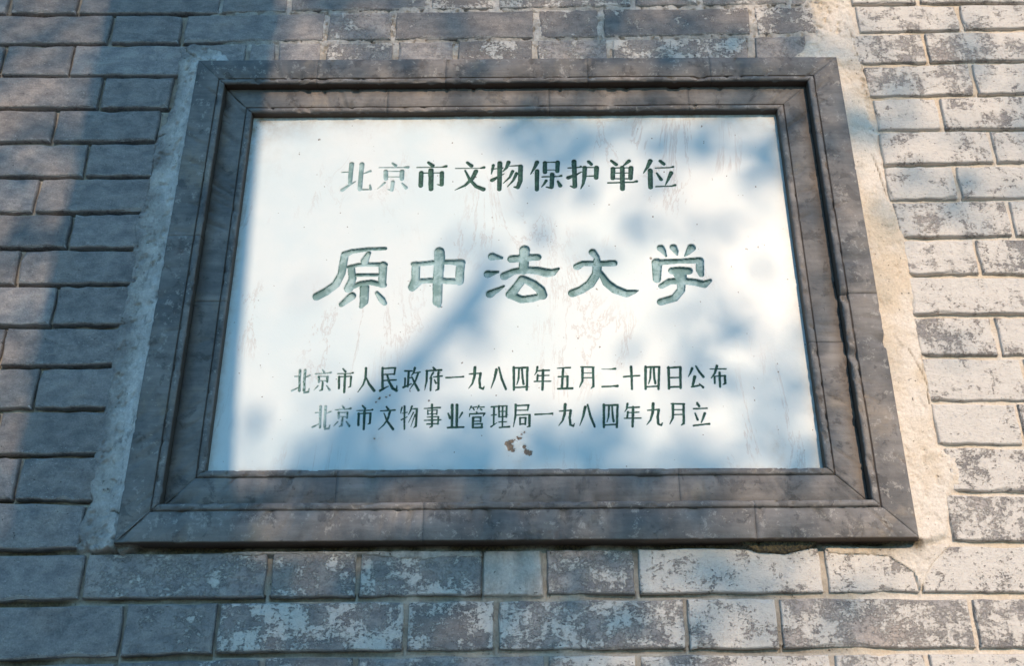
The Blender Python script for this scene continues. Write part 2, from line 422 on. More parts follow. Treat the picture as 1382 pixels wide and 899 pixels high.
def box(name, x0, x1, y0, y1, z0, z1, mat, parent=None):
    co = [(x, y, z) for x in (x0, x1) for y in (y0, y1) for z in (z0, z1)]
    q = [(0, 1, 3, 2), (4, 6, 7, 5), (0, 4, 5, 1), (2, 3, 7, 6), (0, 2, 6, 4), (1, 5, 7, 3)]
    return link(name, mesh_np(name, np.array(co), np.array(q)), mat, parent)
cap = box('coping', WX0-.03, WX1+.03, -.06, .44, ztop_wall+.004, ztop_wall+.09, M_CAP, wall)
box('plinth', WX0, WX1, -.03, .40, -.05, zbot-.002, M_CAP, wall)

# ------------------------------------------------------------------ frame geometry (corners taken on the planes they stand on)
V_OUT, V_IN, V_PLQ = .020, .005, -.009
OUT = [P(152, 734, V_OUT), P(1242, 727, V_OUT), P(1130, 75, V_OUT), P(267, 80, V_OUT)]     # BL BR TR TL
INN = [P(276.6, 634.5, V_IN), P(1114.5, 630.5, V_IN), P(1049, 147, V_IN), P(340, 152, V_IN)]
OUT = [np.array([p[0], p[2]]) for p in OUT]; INN = [np.array([p[0], p[2]]) for p in INN]
def sdpoly(X, Z, poly):
    """signed distance, positive inside"""
    d = np.full(X.shape, 1e9); ins = np.zeros(X.shape, bool); n = len(poly)
    for i in range(n):
        ax, az = poly[i]; bx, bz = poly[(i+1) % n]
        ex, ez = bx-ax, bz-az; L = ex*ex+ez*ez+1e-12
        t = np.clip(((X-ax)*ex+(Z-az)*ez)/L, 0, 1)
        d = np.minimum(d, np.hypot(X-ax-t*ex, Z-az-t*ez))
        c = ((az > Z) != (bz > Z)) & (X < (bx-ax)*(Z-az)/((bz-az) if abs(bz-az) > 1e-12 else 1e-12)+ax)
        ins ^= c
    return np.where(ins, d, -d)
def poly_px(l, v=0.0): return [(P(x, y, v)[0], P(x, y, v)[2]) for x, y in l]

# ------------------------------------------------------------------ mortar bed and plaster as one relief, split by region
GX0, GX1 = -1.16, 1.22
GZ0, GZ1 = P(0, 960)[2], P(0, -40)[2]
ST = .0020
xs = np.arange(GX0, GX1, ST); zs = np.arange(GZ0, GZ1, ST)
X, Z = np.meshgrid(xs, zs)
PXX, PYY = to_px(np.stack([X, 0*X, Z], -1))
rec = np.interp(X, [-1, -.45, -.2, .5, .8], [.0100, .0096, .0062, .0052, .0050])
H = -rec + .0010*fbm(X, Z, 60, 3) + .0006*fbm(X, Z, 260, 5)
# the joint opens into a dark gap right under each brick
und = np.interp(X, [-1, -.50, -.25, .3, .6, 1], [.80, .78, .40, .36, .20, .18])
gapn = np.clip(.75+1.5*fbm(X, Z, 14, 8, 4), 0, 1.2)
JG = np.zeros_like(X)
for (k_, xa_, xb_, zb_, zt_) in brick_rects:
    i0, i1 = np.searchsorted(xs, (xa_-.001, xb_+.001)); j0, j1 = np.searchsorted(zs, (zb_-.0050, zb_+.004))
    if i1 > i0 and j1 > j0: JG[j0:j1, i0:i1] = 1
H = H-JG*und*gapn*.013
# rough joints above the plaque, filled nearly flush and crumbling
rough = np.clip((60-PYY)/25+1, 0, 1)*np.clip((PXX-250)/60, 0, 1)*np.clip((1130-PXX)/40, 0, 1)*(PYY < 100)
n_r = fbm(X, Z, 55, 21, 5, .65)
H = H*(1-rough)+rough*(-.0024+.0044*np.clip(n_r, -1, .7)-.004*(fbm(X, Z, 120, 23, 3) > .33))
plaster = .55*rough; cream = np.zeros_like(X); grime_shade = np.zeros_like(X)
region = np.zeros(X.shape, int)
cream = np.maximum(cream, np.clip((PXX-1090)/70, 0, 1)*.8)                                   # joints on the right are washed cream
nf = fbm(X, Z, 28, 31, 5, .6)
smear = np.zeros_like(X)
outp = [tuple(p) for p in OUT]
d_out = -sdpoly(X, Z, outp)                                # distance from the frame, positive outside
def fillet(poly, amp, rise, base, wid, reg, seed, roughness, plv, crv):
    global H, plaster, cream, region, smear
    sd = sdpoly(X, Z, poly)+amp*fbm(X, Z, 24, seed, 5, .62)+amp*.3*fbm(X, Z, 110, seed+4, 3)
    m = np.clip(sd/({1: .007, 2: .013, 3: .013}.get(reg, .0022)), 0, 1); m = m*m*(3-2*m)
    if reg == 1: plv = .55+.45*np.clip(1.15-d_out/.034+.5*fbm(X, Z, 30, 5), 0, 1)
    t = np.clip(1-d_out/wid, 0, 1)
    pitn = fbm(X, Z*.8, 85, seed+19, 4, .6)
    if reg == 1: smear = np.clip(d_out/.034-.45+.8*fbm(X, Z, 22, 6, 5), 0, 1)*m
    hh = base+rise*(t**1.8 if reg < 4 else t)+roughness*fbm(X, Z, 45, seed+9, 5, .62)+roughness*.5*fbm(X, Z, 190, seed+29, 2)-np.clip((pitn-.30)*14, 0, 1)*roughness*1.3
    H = H*(1-m)+np.maximum(hh, H)*m
    plaster = plaster*(1-m)+plv*m; cream = cream*(1-m)+crv*m; region[(sd > .0005)] = reg
FL = [(264, 55), (236, 62), (240, 98), (226, 146), (206, 186), (200, 238), (184, 284), (176, 334), (172, 384), (156, 438), (146, 492), (138, 550), (126, 612), (117, 676), (98, 742), (110, 752), (190, 742), (230, 690), (330, 110), (300, 70)]
fillet(poly_px(FL), .0125, .0120, .0008, .055, 1, 41, .0022, 1.0, 0.0)
FR = [(1105, 40), (1152, 48), (1172, 130), (1186, 178), (1202, 262), (1228, 318), (1236, 372), (1240, 424), (1250, 480), (1262, 540), (1268, 600), (1300, 612), (1302, 655), (1284, 672), (1290, 728), (1262, 738), (1236, 752), (1190, 738), (1100, 640), (1000, 130)]
fillet(poly_px(FR), .0090, .0065, .0006, .080, 2, 61, .0011, .4, 1.0)
TR = [(1085, -20), (1148, -20), (1160, 60), (1180, 125), (1172, 150), (1140, 100), (1100, 60)]
fillet(poly_px(TR), .0100, .0010, .0010, .03, 3, 71, .0030, .7, .8)
PT = [(652, 742), (730, 742), (734, 806), (650, 806)]
fillet(poly_px(PT), .0012, .0, .0014, .03, 4, 81, .0007, .45, .10)
SM = [(350, 742), (648, 742), (652, 752), (560, 756), (470, 750), (300, 752), (280, 744)]
fillet(poly_px(SM), .0035, .0, .0016, .03, 5, 91, .0010, .8, .1)
SM2 = [(1105, 735), (1285, 735), (1262, 760), (1242, 800), (1232, 775), (1200, 752), (1120, 748)]
fillet(poly_px(SM2), .0030, .0, .0020, .03, 6, 95, .0010, .5, .95)
MO = [(985, 728), (1112, 728), (1092, 742), (1060, 750), (1020, 748)]
fillet(poly_px(MO), .0015, .004, .0040, .02, 7, 99, .0035, .3, .0)
grime_shade = np.where(region == 7, .95, 0)
under = np.clip(1.5*np.exp(-np.maximum(d_out, 0)/(.008+.006*nf)), 0, 1)*(PYY > 728)*np.clip(.9+.8*nf, 0, 1)*(PXX > 140)              # dark band right under the ledge: its shade put into the colour
grime_shade = np.maximum(grime_shade, .8*JG*und*gapn*(region == 0)); grime_shade = np.maximum(grime_shade, .92*under); H = H-.006*under*(region != 7)*(d_out > 0)*(d_out < .008)  # shade in the joint gaps and under the ledge painted dark
# cracks through the plaster
CR = [[(1148, 40), (1160, 80), (1182, 128)], [(1242, 455), (1246, 500)], [(1248, 495), (1256, 530)], [(1226, 470), (1250, 515), (1254, 545)], [(1175, 210), (1198, 262)], [(240, 60), (262, 76)], [(205, 188), (222, 182)], [(150, 690), (180, 702)], [(114, 742), (130, 752), (160, 748)]]
for cr in CR:
    pts = []
    for (x0, y0), (x1, y1) in zip(cr[:-1], cr[1:]):
        for t in np.linspace(0, 1, 5)[:-1]: pts.append((x0+(x1-x0)*t+rnd.uniform(-2.2, 2.2), y0+(y1-y0)*t+rnd.uniform(-1.6, 1.6)))
    pts.append(cr[-1]); w = poly_px(pts); d = np.full(X.shape, 1e9)
    for (ax, az), (bx, bz) in zip(w[:-1], w[1:]):
        L = (bx-ax)**2+(bz-az)**2+1e-12; t = np.clip(((X-ax)*(bx-ax)+(Z-az)*(bz-az))/L, 0, 1)
        d = np.minimum(d, np.hypot(X-ax-t*(bx-ax), Z-az-t*(bz-az)))
    kk = np.clip(1.15-d/.0014, 0, 1)*np.clip(.4+1.3*fbm(X, Z, 40, 15)+.6, 0, 1); H -= kk*.0030; grime_shade = np.maximum(grime_shade, kk*.8)
nX, nZ = len(xs), len(zs)
co = np.stack([X, -H, Z], -1).reshape(-1, 3)
idx = np.arange(nX*nZ).reshape(nZ, nX)
quads = np.stack([idx[:-1, :-1], idx[:-1, 1:], idx[1:, 1:], idx[1:, :-1]], -1).reshape(-1, 4)
d_c = d_out[:-1, :-1].ravel(); rg = np.maximum.reduce([region[:-1, :-1], region[1:, 1:], region[1:, :-1], region[:-1, 1:]]).ravel()
rg = region[:-1, :-1].ravel()
at = dict(plaster=plaster.ravel(), cream=cream.ravel(), grime_shade=grime_shade.ravel(), smear=smear.ravel())
keep = d_c > -.012
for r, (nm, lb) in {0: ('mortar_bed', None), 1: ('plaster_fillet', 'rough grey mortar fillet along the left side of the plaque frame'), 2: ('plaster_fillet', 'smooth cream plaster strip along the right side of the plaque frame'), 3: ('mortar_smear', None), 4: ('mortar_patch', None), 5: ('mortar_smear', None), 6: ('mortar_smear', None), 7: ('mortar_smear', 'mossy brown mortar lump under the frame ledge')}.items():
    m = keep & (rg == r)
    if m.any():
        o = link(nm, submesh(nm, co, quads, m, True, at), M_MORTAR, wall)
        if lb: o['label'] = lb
# coarse mortar for the rest of the wall, behind
def sheet(name, rects, y, mat, parent):
    co = []; q = []
    for (x0, x1, z0, z1) in rects:
        n = len(co); co += [(x0, y, z0), (x1, y, z0), (x1, y, z1), (x0, y, z1)]; q.append((n, n+1, n+2, n+3))
    return link(name, mesh_np(name, np.array(co), np.array(q)), mat, parent)
x1e, z1e = xs[-1], zs[-1]
sheet('mortar_joints', [(WX0, GX0, 0, ztop_wall), (x1e, WX1, 0, ztop_wall), (GX0, x1e, 0, GZ0), (GX0, x1e, z1e, ztop_wall)], .0045, M_MORTAR, wall)
box('wall_core', WX0, WX1, .06, .38, 0, ztop_wall, M_MORTAR, wall)

# ------------------------------------------------------------------ plaque frame of moulded grey brick
frame = empty('plaque_frame', (0, 0, float(OUT[0][1])))
tag(frame, 'stepped dark grey moulded brick frame around the white marble plaque', 'frame')
TT = 1.0
W_FR = .106
prof_o = [(0, -.012), (0, .010), (.0003, .0165), (.0012, .0188), (.0030, .0199), (.0200, .0203), (.0420, .0200), (.0430, .0195), (.0433, .0172), (.0445, .0171), (.0449, .0196), (.0465, .0208), (.0495, .0213), (.0525, .0208), (.0540, .0190), (.0544, .0160), (.0546, .0100), (.0548, -.012)]
prof_i = [(.0549, -.012), (.0549, .0040), (.0560, .0049), (.0750, .0052), (.0932, .0050), (.0940, .0045), (.0943, .0022), (.0955, .0021), (.0959, .0047), (.0975, .0060), (.1005, .0066), (.1035, .0060), (.1050, .0044), (.1057, .0015), (.1059, -.004), (.1060, -.016)]
SIDES = {'bottom': (0, 1), 'right': (1, 2), 'top': (2, 3), 'left': (3, 0)}
def frame_pt(side, s, u):
    """s along the side at that depth, 0..1 from mitre to mitre; u distance inward"""
    a, b = SIDES[side]; f = u/W_FR
    A = OUT[a]*(1-f)+INN[a]*f; B = OUT[b]*(1-f)+INN[b]*f
    return A*(1-s)+B*s
NOTCH = [('right', 0, .445, .050, .010, .008), ('right', 0, .31, .052, .012, .010), ('right', 0, .355, .002, .009, .010), ('right', 0, .60, .050, .005, .004),
         ('top', 0, .215, .046, .010, .005), ('top', 0, .80, .048, .009, .004), ('top', 1, .87, .101, .007, .004), ('top', 1, .64, .100, .006, .004), ('right', 1, .33, .098, .008, .004),
         ('left', 0, .55, .004, .008, .005), ('left', 1, .30, .100, .010, .004), ('left', 0, .985, .020, .008, .005), ('bottom', 1, .03, .060, .016, .005), ('bottom', 0, .40, .048, .007, .004), ('bottom', 0, .08, .003, .010, .004), ('left', 1, .04, .060, .014, .005)]
def tile(side, prof, s0, s1, mit0, mit1, seed, tier):
    a, b = SIDES[side]
    L = np.linalg.norm(OUT[b]-OUT[a]); nS = max(6, int(L*(s1-s0)/.005))
    gap = .00004/L; umid = sum(p[0] for p in prof)/len(prof)
    dv = rnd.uniform(-.0001, .0001); co = []; dirt_shade = []; edge = []
    Lm = np.linalg.norm(frame_pt(side, 1, umid)-frame_pt(side, 0, umid))
    for i in range(nS+1):
        t = i/nS
        for j, (u, v) in enumerate(prof):
            # straight joints are square to the side: convert the arc position to this depth's own 0..1
            A = frame_pt(side, 0, u); B = frame_pt(side, 1, u)
            def arc(s, m):
                if m: return s
                q = frame_pt(side, s, 0); dirn = (B-A)/np.linalg.norm(B-A)
                return float((q-A)@dirn/np.linalg.norm(B-A))
            ss = arc(s0, mit0)+ (gap if True else 0); se = arc(s1, mit1)-gap
            p = A+(B-A)*(ss+(se-ss)*t)
            k = L*(s0+(s1-s0)*t)+3.7*a+1.3*tier
            e = .0007*float(fbm(k, u, 18, 7, 4))
            # small chips along the arrises
            ch = 0.0
            if v > (.015 if tier == 0 else .001) or True:
                cn = float(fbm(k, u*3, 70, 5, 3, .6))
                if cn > .34: ch = min((cn-.34)*.030, .004)*(1 if 0 < j < len(prof)-1 else 0)
            sh = s0+(s1-s0)*t
            for (n_s, n_t, n_p, n_u, n_r, n_d) in NOTCH:
                if n_s == side and n_t == tier:
                    q_ = ((sh-n_p)*L/n_r)**2+((u-n_u)/(n_r*.7))**2
                    if q_ < 4: ch += n_d*math.exp(-q_*q_)*(.7+.6*float(vnoise(np.float64(k*400), np.float64(u*600), 3)))
            vv = v+dv+e-ch if v > -.01 else v
            co.append((p[0], -vv, p[1]+ (e*.6)))
            ww = 1.0 if (tier == 0 and v < .0165 and u > .05) or (tier == 1 and (v < .0016 and u > .1)) else 0.0  # step walls: brown dirt plus their shade put into the colour
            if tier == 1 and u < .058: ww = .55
            if side == 'bottom' and tier == 0 and u < .0013: ww = 2.5  # underside of the ledge: its black shade painted in
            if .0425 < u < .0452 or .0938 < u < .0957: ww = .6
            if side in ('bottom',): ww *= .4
            dirt_shade.append(ww); edge.append(1.0 if v > .0195 or (tier == 1 and v > .0058) else 0.0)
    n = len(prof); co = np.array(co); qs = []
    for i in range(nS):
        for j in range(n-1): qs.append((i*n+j, (i+1)*n+j, (i+1)*n+j+1, i*n+j+1))
    qs = np.array(qs)
    me = mesh_np('frame_tile', co, qs, False, dict(dirt_shade=np.array(dirt_shade), edge=np.array(edge)))
    # end faces
    import bmesh
    bm = bmesh.new(); bm.from_mesh(me); bm.verts.ensure_lookup_table()
    for st in (0, nS*n):
        try: bm.faces.new([bm.verts[st+j] for j in range(n)])
        except ValueError: pass
    bmesh.ops.recalc_face_normals(bm, faces=bm.faces); bm.to_mesh(me); bm.free()
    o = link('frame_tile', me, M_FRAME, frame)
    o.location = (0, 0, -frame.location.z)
    return o
JO = {'bottom': ([0, .385, .80, 1], [0, .27, .71, 1]), 'right': ([0, .45, 1], [0, .36, 1]),
      'top': ([0, .20, .39, .61, .81, 1], [0, .235, .45, .70, 1]), 'left': ([0, .42, 1], [0, .55, 1])}
sd_ = 200
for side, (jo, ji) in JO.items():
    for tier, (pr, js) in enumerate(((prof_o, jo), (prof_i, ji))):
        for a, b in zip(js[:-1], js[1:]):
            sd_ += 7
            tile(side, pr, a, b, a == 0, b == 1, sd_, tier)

# ------------------------------------------------------------------ marble plaque with engraved characters
plaque = empty('marble_plaque', (0, 0, float(INN[0][1])))
tag(plaque, 'white marble plaque engraved with four lines of green Chinese characters', 'plaque')
def S(txt, ox, oy, sc, dx=0, dy=0):
    out = []
    for st in txt.split(';'):
        a = [tuple(float(q) for q in p.split(',')) for p in st.split()]
        if a: out.append([(ox+(x+dx)/sc, oy+(y+dy)/sc, r/sc) for x, y, r in a])
    return out
A_ = (440, 200, 5.758); B_ = (680, 200, 5.758); C_ = (400, 310, 5.758); D_ = (640, 310, 8.173); E_ = (760, 310, 6.282)
F_ = (380, 480, 6.282); G_ = (580, 480, 6.282); H_ = (780, 480, 6.282)
L1 = [
 (A_, .02, '120,187,4 180,184,5;198,122,18 192,180,17 185,268,15;124,325,14 180,285,9 228,258,4;278,124,18 269,220,17 262,318,16;292,196,4 320,186,7 342,178,11;262,320,6 330,320,6;345,318,10 340,286,7'),
 (A_, .12, '515,116,8 540,134,12;410,150,4 600,149,4;605,148,6 636,147,12;463,180,17 464,236,16;462,178,4 600,180,4;590,180,17 588,238,16;470,222,4 600,222,4;518,262,15 510,325,13;512,328,8 475,319,3;455,268,9 425,295,6 398,316,3;590,272,7 620,306,14'),
 (A_, .75, '795,110,11 828,134,15;705,148,5 900,146,5;905,145,6 932,139,12;740,190,17 736,290,17;740,192,5 905,190,5;900,190,16 898,282,15;898,288,8 862,280,3;815,170,20 815,316,18'),
 (A_, .80, '1098,110,11 1130,136,15;1005,156,4 1200,154,4;1200,154,6 1228,148,11;1164,178,17 1138,232,15 1080,288,10 1000,325,3;1080,172,7 1115,240,12 1165,295,14 1222,318,17'),
 (B_, .9, '-82,132,12 -90,165,9 -98,200,4;-78,160,4 -8,152,6;-32,115,18 -33,220,17 -36,318,16;-92,248,15 -45,222,9 3,196,3;36,108,15 20,150,11 -8,180,4;45,138,4 135,132,7;130,140,17 127,255,17 108,303,15 76,300,4;68,178,12 45,225,9 -5,272,3;98,195,13 72,250,9 26,300,3'),
 (B_, 1., '258,108,16 238,150,11 208,200,4;258,175,16 256,320,15;319,112,16 319,185,16;319,108,5 420,106,5;418,108,16 415,178,15;320,168,4 415,166,4;295,221,5 430,218,5;428,218,6 446,212,9;375,202,17 372,300,15;368,308,9 328,300,4;328,252,12 312,278,8 292,300,4;420,257,9 438,290,15'),
 (B_, 1., '545,102,18 552,295,16;545,303,10 515,292,4;498,152,5 600,146,5;585,146,5 598,141,8;500,228,15 560,205,9 602,183,4;658,102,12 680,124,12;612,148,5 720,148,5;720,150,18 717,228,16;640,216,5 710,214,5;628,150,17 626,220,15 616,275,10 598,314,4'),
 (B_, 1., '835,96,10 872,125,14;972,98,14 925,138,5;848,158,17 846,232,16;848,152,5 1000,150,5;988,152,18 984,232,16;850,192,5 985,190,5;850,236,5 985,236,5;920,150,17 922,315,17;808,268,6 1010,262,6;1005,262,5 1032,256,11'),
 (B_, 1., '1138,98,17 1116,145,12 1085,192,4;1137,172,18 1140,302,17;1215,98,12 1243,122,13;1178,153,5 1290,149,5;1292,149,5 1315,143,9;1188,192,7 1222,242,13;1300,190,15 1280,235,11 1256,284,4;1180,297,5 1310,293,5;1308,292,6 1330,286,10')]
L2 = [
 (C_, .30, '690,146,13 560,150,15 430,168,19 375,192,27 363,262,29 350,340,27 305,425,29 230,480,31 158,518,31;560,182,18 530,240,28;425,295,25 435,380,27 405,455,33;402,290,12 480,272,15 540,268,17 690,272,18;672,275,30 666,425,27;470,352,13 630,350,13;430,445,20 500,415,18 580,408,21 680,430,20;528,450,33 524,560,30 502,598,15;430,515,30 350,580,20;625,492,15 665,545,24 685,572,17'),
 (C_, .24, '905,265,16 1000,262,18 1100,250,20 1200,250,20 1282,256,28;928,275,30 925,380,29 900,445,30;1275,265,30 1266,400,31;900,450,28 965,398,20 1080,392,22 1250,402,24;1110,170,36 1112,215,38 1106,300,36 1098,400,35 1095,560,33 1108,592,14'),
 (D_, .36, '200,295,45 300,310,17;150,488,42 262,465,13;172,708,42 260,660,25 328,620,10;555,222,53 550,330,46 545,440,52;412,322,42 560,308,40 700,302,36;332,510,44 430,460,34 560,440,38 700,450,44 800,475,48 860,470,40 928,430,14;530,545,45 470,625,44 402,712,50;402,716,44 520,770,40 650,755,40 720,735,34;560,548,38 660,600,44 735,665,46 750,720,50'),
 (E_, .38, '250,190,30 285,230,22 288,300,34 285,370,36;282,375,34 228,458,35 155,508,32 78,538,33;318,365,20 370,450,32 440,505,35 535,540,32 600,525,18 634,516,5;118,312,29 165,285,23 260,286,23 432,282,26'),
 (E_, .34, '828,155,30 850,180,22 872,222,8;935,148,28 955,180,21 966,212,7;1088,152,33 1060,190,20 1032,222,6;795,280,40 795,360,34 795,420,30;800,275,26 980,266,20 1150,258,26;1160,262,30 1160,340,31 1172,378,22;925,348,30 990,345,34 1065,348,30;990,375,50 1002,410,42;1002,430,34 1000,510,30 945,578,30 828,612,29;832,478,22 900,438,26 1000,430,28 1120,445,30 1195,462,30 1248,430,14')]
bei = '155,125,11 151,200,10 150,300,10;198,125,11 192,210,10 190,298,11;110,178,5 150,175,5;85,300,8 145,270,4;240,168,7 200,186,4;190,315,8 225,310,8 233,282,5'
jing = '345,122,6 358,140,9;285,157,5 420,148,5;400,148,5 418,143,8;315,180,10 315,225,9;315,178,5 390,178,5;388,180,10 385,225,9;315,215,5 388,215,5;347,230,9 342,290,9 318,299,4;307,258,7 272,295,3;380,255,5 405,293,10'
shi = '520,112,6 542,138,9;472,155,4 590,152,5;590,151,5 604,147,8;487,180,9 485,278,9;487,180,5 590,176,5;588,178,9 582,262,8 565,270,4;537,165,10 530,312,9'
ren = '715,108,10 712,190,9 690,250,7 645,312,3;713,175,5 740,240,9 785,298,11'
min_ = '855,105,9 855,288,9;855,110,6 965,104,7;963,105,8 955,160,7;855,160,5 955,158,5;855,212,6 970,206,6;835,298,10 870,278,7 905,260,4;895,165,7 910,220,9 942,278,11 975,298,10;975,298,7 977,255,4'
zheng = '1045,130,7 1105,130,6;1078,135,9 1070,262,8;1046,192,7 1045,265,6;1075,190,5 1105,188,5;1032,270,9 1100,240,5;1130,105,9 1117,150,7 1098,172,3;1120,148,5 1175,140,6;1158,150,8 1135,215,7 1085,290,3;1105,180,5 1130,238,9 1160,295,10'
fu = '1285,102,7 1300,118,9;1225,130,6 1355,123,8;1232,130,9 1228,220,8 1212,295,3;1285,145,8 1255,195,4;1268,190,8 1262,295,8;1288,182,5 1360,174,7;1330,142,9 1328,285,9 1305,298,4;1295,205,5 1309,235,8'
yi = '138,188,7 240,183,5 270,181,6 284,179,8'
jiu = '335,157,5 430,150,6;383,100,11 378,180,10 360,240,7 328,280,3;430,152,10 421,210,9 426,272,9 452,284,7 461,262,4'
ba = '565,120,11 547,200,8 518,280,3;585,100,7 610,200,9 645,285,9'
si = '712,100,10 712,290,9;712,105,7 830,102,8;828,102,9 822,290,9;712,272,6 825,266,7;756,112,8 752,200,7 738,246,4;781,112,8 786,190,8 795,242,9'
nian = '912,97,9 905,140,6 888,165,3;905,130,6 1012,125,7;960,125,10 955,290,9;925,172,5 1010,168,5;915,165,8 910,218,7;885,220,5 1025,218,6'
wu = '1080,108,4 1190,102,7;1130,108,9 1120,275,9;1090,180,6 1170,176,6;1168,178,9 1165,275,8;1085,282,7 1210,278,9'
yue = '25,97,6 135,100,7;38,100,10 38,215,9 12,270,4;128,105,9 130,262,9 110,280,4;40,148,4 128,148,4;40,190,5 128,187,5'
er = '200,115,3 285,115,4 315,112,9;205,265,7 300,260,6 335,258,10'
shi10 = '388,180,7 522,170,6;450,95,10 455,190,9 458,285,8'
ri = '768,100,10 772,280,9;760,105,7 870,98,8;868,100,10 870,275,9;775,188,6 870,186,6;772,268,7 872,265,7'
gong = '968,108,10 952,150,7 935,180,3;1000,90,7 1030,140,9 1065,182,9;990,180,12 972,260,8;965,266,7 1038,252,6;1030,240,5 1062,270,9'
bu = '1120,115,4 1255,113,6;1178,88,10 1160,150,8 1130,192,4;1150,176,5 1250,171,6;1158,180,8 1160,235,7;1200,145,9 1205,265,8;1245,172,9 1250,235,9 1230,246,4'
wen = '888,435,7 905,455,9;840,470,5 960,463,7;917,480,9 900,540,8 865,590,6 820,630,3;868,490,5 897,560,9 945,625,10'
wu4 = '1020,440,7 1008,490,4;1042,430,8 1040,625,7;1020,490,4 1065,482,5;1015,545,6 1065,520,4;1105,430,8 1092,470,6 1075,500,4;1095,455,5 1150,450,6;1147,455,9 1137,600,9 1120,612,4;1118,482,6 1075,570,3;1132,500,6 1095,605,3'
shi4 = '1210,450,5 1345,441,7;1275,415,8 1275,600,8 1255,612,4;1238,467,5 1320,461,5;1238,465,6 1240,500,6;1318,462,6 1315,500,6;1240,497,4 1318,495,4;1235,522,5 1325,519,5;1208,550,5 1350,546,6;1230,582,6 1330,578,6;1328,520,8 1325,582,6'
ye = '190,420,11 188,608,9;230,420,11 228,608,9;155,490,6 172,530,10;275,485,8 250,530,4;150,612,7 285,608,8'
guan = '350,432,7 335,465,3;352,442,4 395,437,6;368,450,6 376,460,6;415,427,7 400,460,3;415,440,4 460,437,6;430,452,6 440,462,6;395,478,5 403,490,6;340,496,6 465,491,7;338,496,6 335,520,4;464,492,8 452,515,4;368,527,9 365,612,9;368,525,6 435,523,6;432,525,8 430,560,7;368,558,5 432,556,5;370,582,5 445,578,6;442,580,8 440,612,8;368,612,7 445,610,7'
li = '520,436,6 570,432,6;545,436,8 540,585,7;522,506,5 565,502,5;518,605,7 570,570,3;585,430,8 588,520,7;585,430,6 655,428,6;652,430,8 648,522,7;588,475,4 650,473,4;590,520,5 648,518,5;618,430,7 615,605,6;585,565,5 650,562,5;590,611,6 675,604,8'
ju = '728,417,9 725,520,8 708,605,3;728,426,6 840,421,7;835,422,8 830,465,6;730,466,5 832,463,5;730,506,5 850,501,5;845,505,9 845,600,9 825,606,4;765,530,8 765,585,7;765,530,6 815,528,6;812,530,8 810,585,7;765,582,6 812,580,6'
li4 = '1010,402,8 1027,430,10;980,452,6 1095,448,6;993,490,6 1015,545,9;1075,490,10 1060,535,8 1045,570,4;980,595,7 1080,583,6 1115,581,8'
ROW3 = [(F_, .50, bei), (F_, .55, jing), (F_, .75, shi), (F_, 1, ren), (F_, 1, min_), (F_, 1, zheng), (F_, 1, fu), (G_, 1, yi), (G_, 1, jiu), (G_, 1, ba), (G_, .95, si), (G_, 1, nian), (G_, 1, wu), (H_, .8, yue), (H_, 1, er), (H_, .95, shi10), (G_, .9, si, 1117, -6), (H_, 1, ri), (H_, 1, gong), (H_, 1, bu)]
ROW4 = [(F_, .42, bei, 175, 309), (F_, .50, jing, 168, 305), (F_, .95, shi, 166, 313), (F_, .9, wen), (F_, .8, wu4), (F_, .85, shi4), (G_, 1, ye), (G_, .9, guan), (G_, .85, li), (G_, 1, ju), (G_, 1, yi, 755, 313), (G_, 1, jiu, 765, 315), (G_, 1, ba, 753, 317), (G_, .9, si, 764, 318), (G_, .95, nian, 764, 313), (G_, 1, jiu, 1511, 308), (H_, 1, yue, 767, 312), (H_, 1, li4)]
chars = []
for row, style in ((L1, 'flat'), (L2, 'round'), (ROW3, 'vee'), (ROW4, 'vee')):
    for c in row:
        dx, dy = (c[3], c[4]) if len(c) > 3 else (0, 0)
        chars.append((S(c[2], *c[0], dx, dy), c[1], style))
fineS = .00085
CHX0, CHX1 = P(385, 500, V_PLQ)[0], P(1000, 500, V_PLQ)[0]
lo, hi = min(INN[0][0], INN[3][0])-.012, max(INN[1][0], INN[2][0])+.012
zlo, zhi = min(INN[0][1], INN[1][1])-.012, max(INN[2][1], INN[3][1])+.012
def zz(py): return float(P(691, py, V_PLQ)[2])
xs = np.concatenate([np.arange(lo, CHX0, .006), np.arange(CHX0, CHX1, fineS), np.arange(CHX1, hi+.006, .006)])
bands = [(zz(622), zz(486)), (zz(420), zz(326)), (zz(264), zz(212))]
zl = [np.arange(zlo, bands[0][0], .006), np.arange(*bands[0], fineS), np.arange(bands[0][1], bands[1][0], .005), np.arange(*bands[1], fineS),
      np.arange(bands[1][1], bands[2][0], .005), np.arange(*bands[2], fineS), np.arange(bands[2][1], zhi+.006, .006)]
zs = np.concatenate(zl)
keepx = np.concatenate([[True], np.diff(xs) > 1e-4]); xs = xs[keepx]; zs = zs[np.concatenate([[True], np.diff(zs) > 1e-4])]
X, Z = np.meshgrid(xs, zs)
depth = np.zeros_like(X); cut = np.zeros_like(X); paint = np.zeros_like(X); chip = np.zeros_like(X); cid = np.full(X.shape, -1)
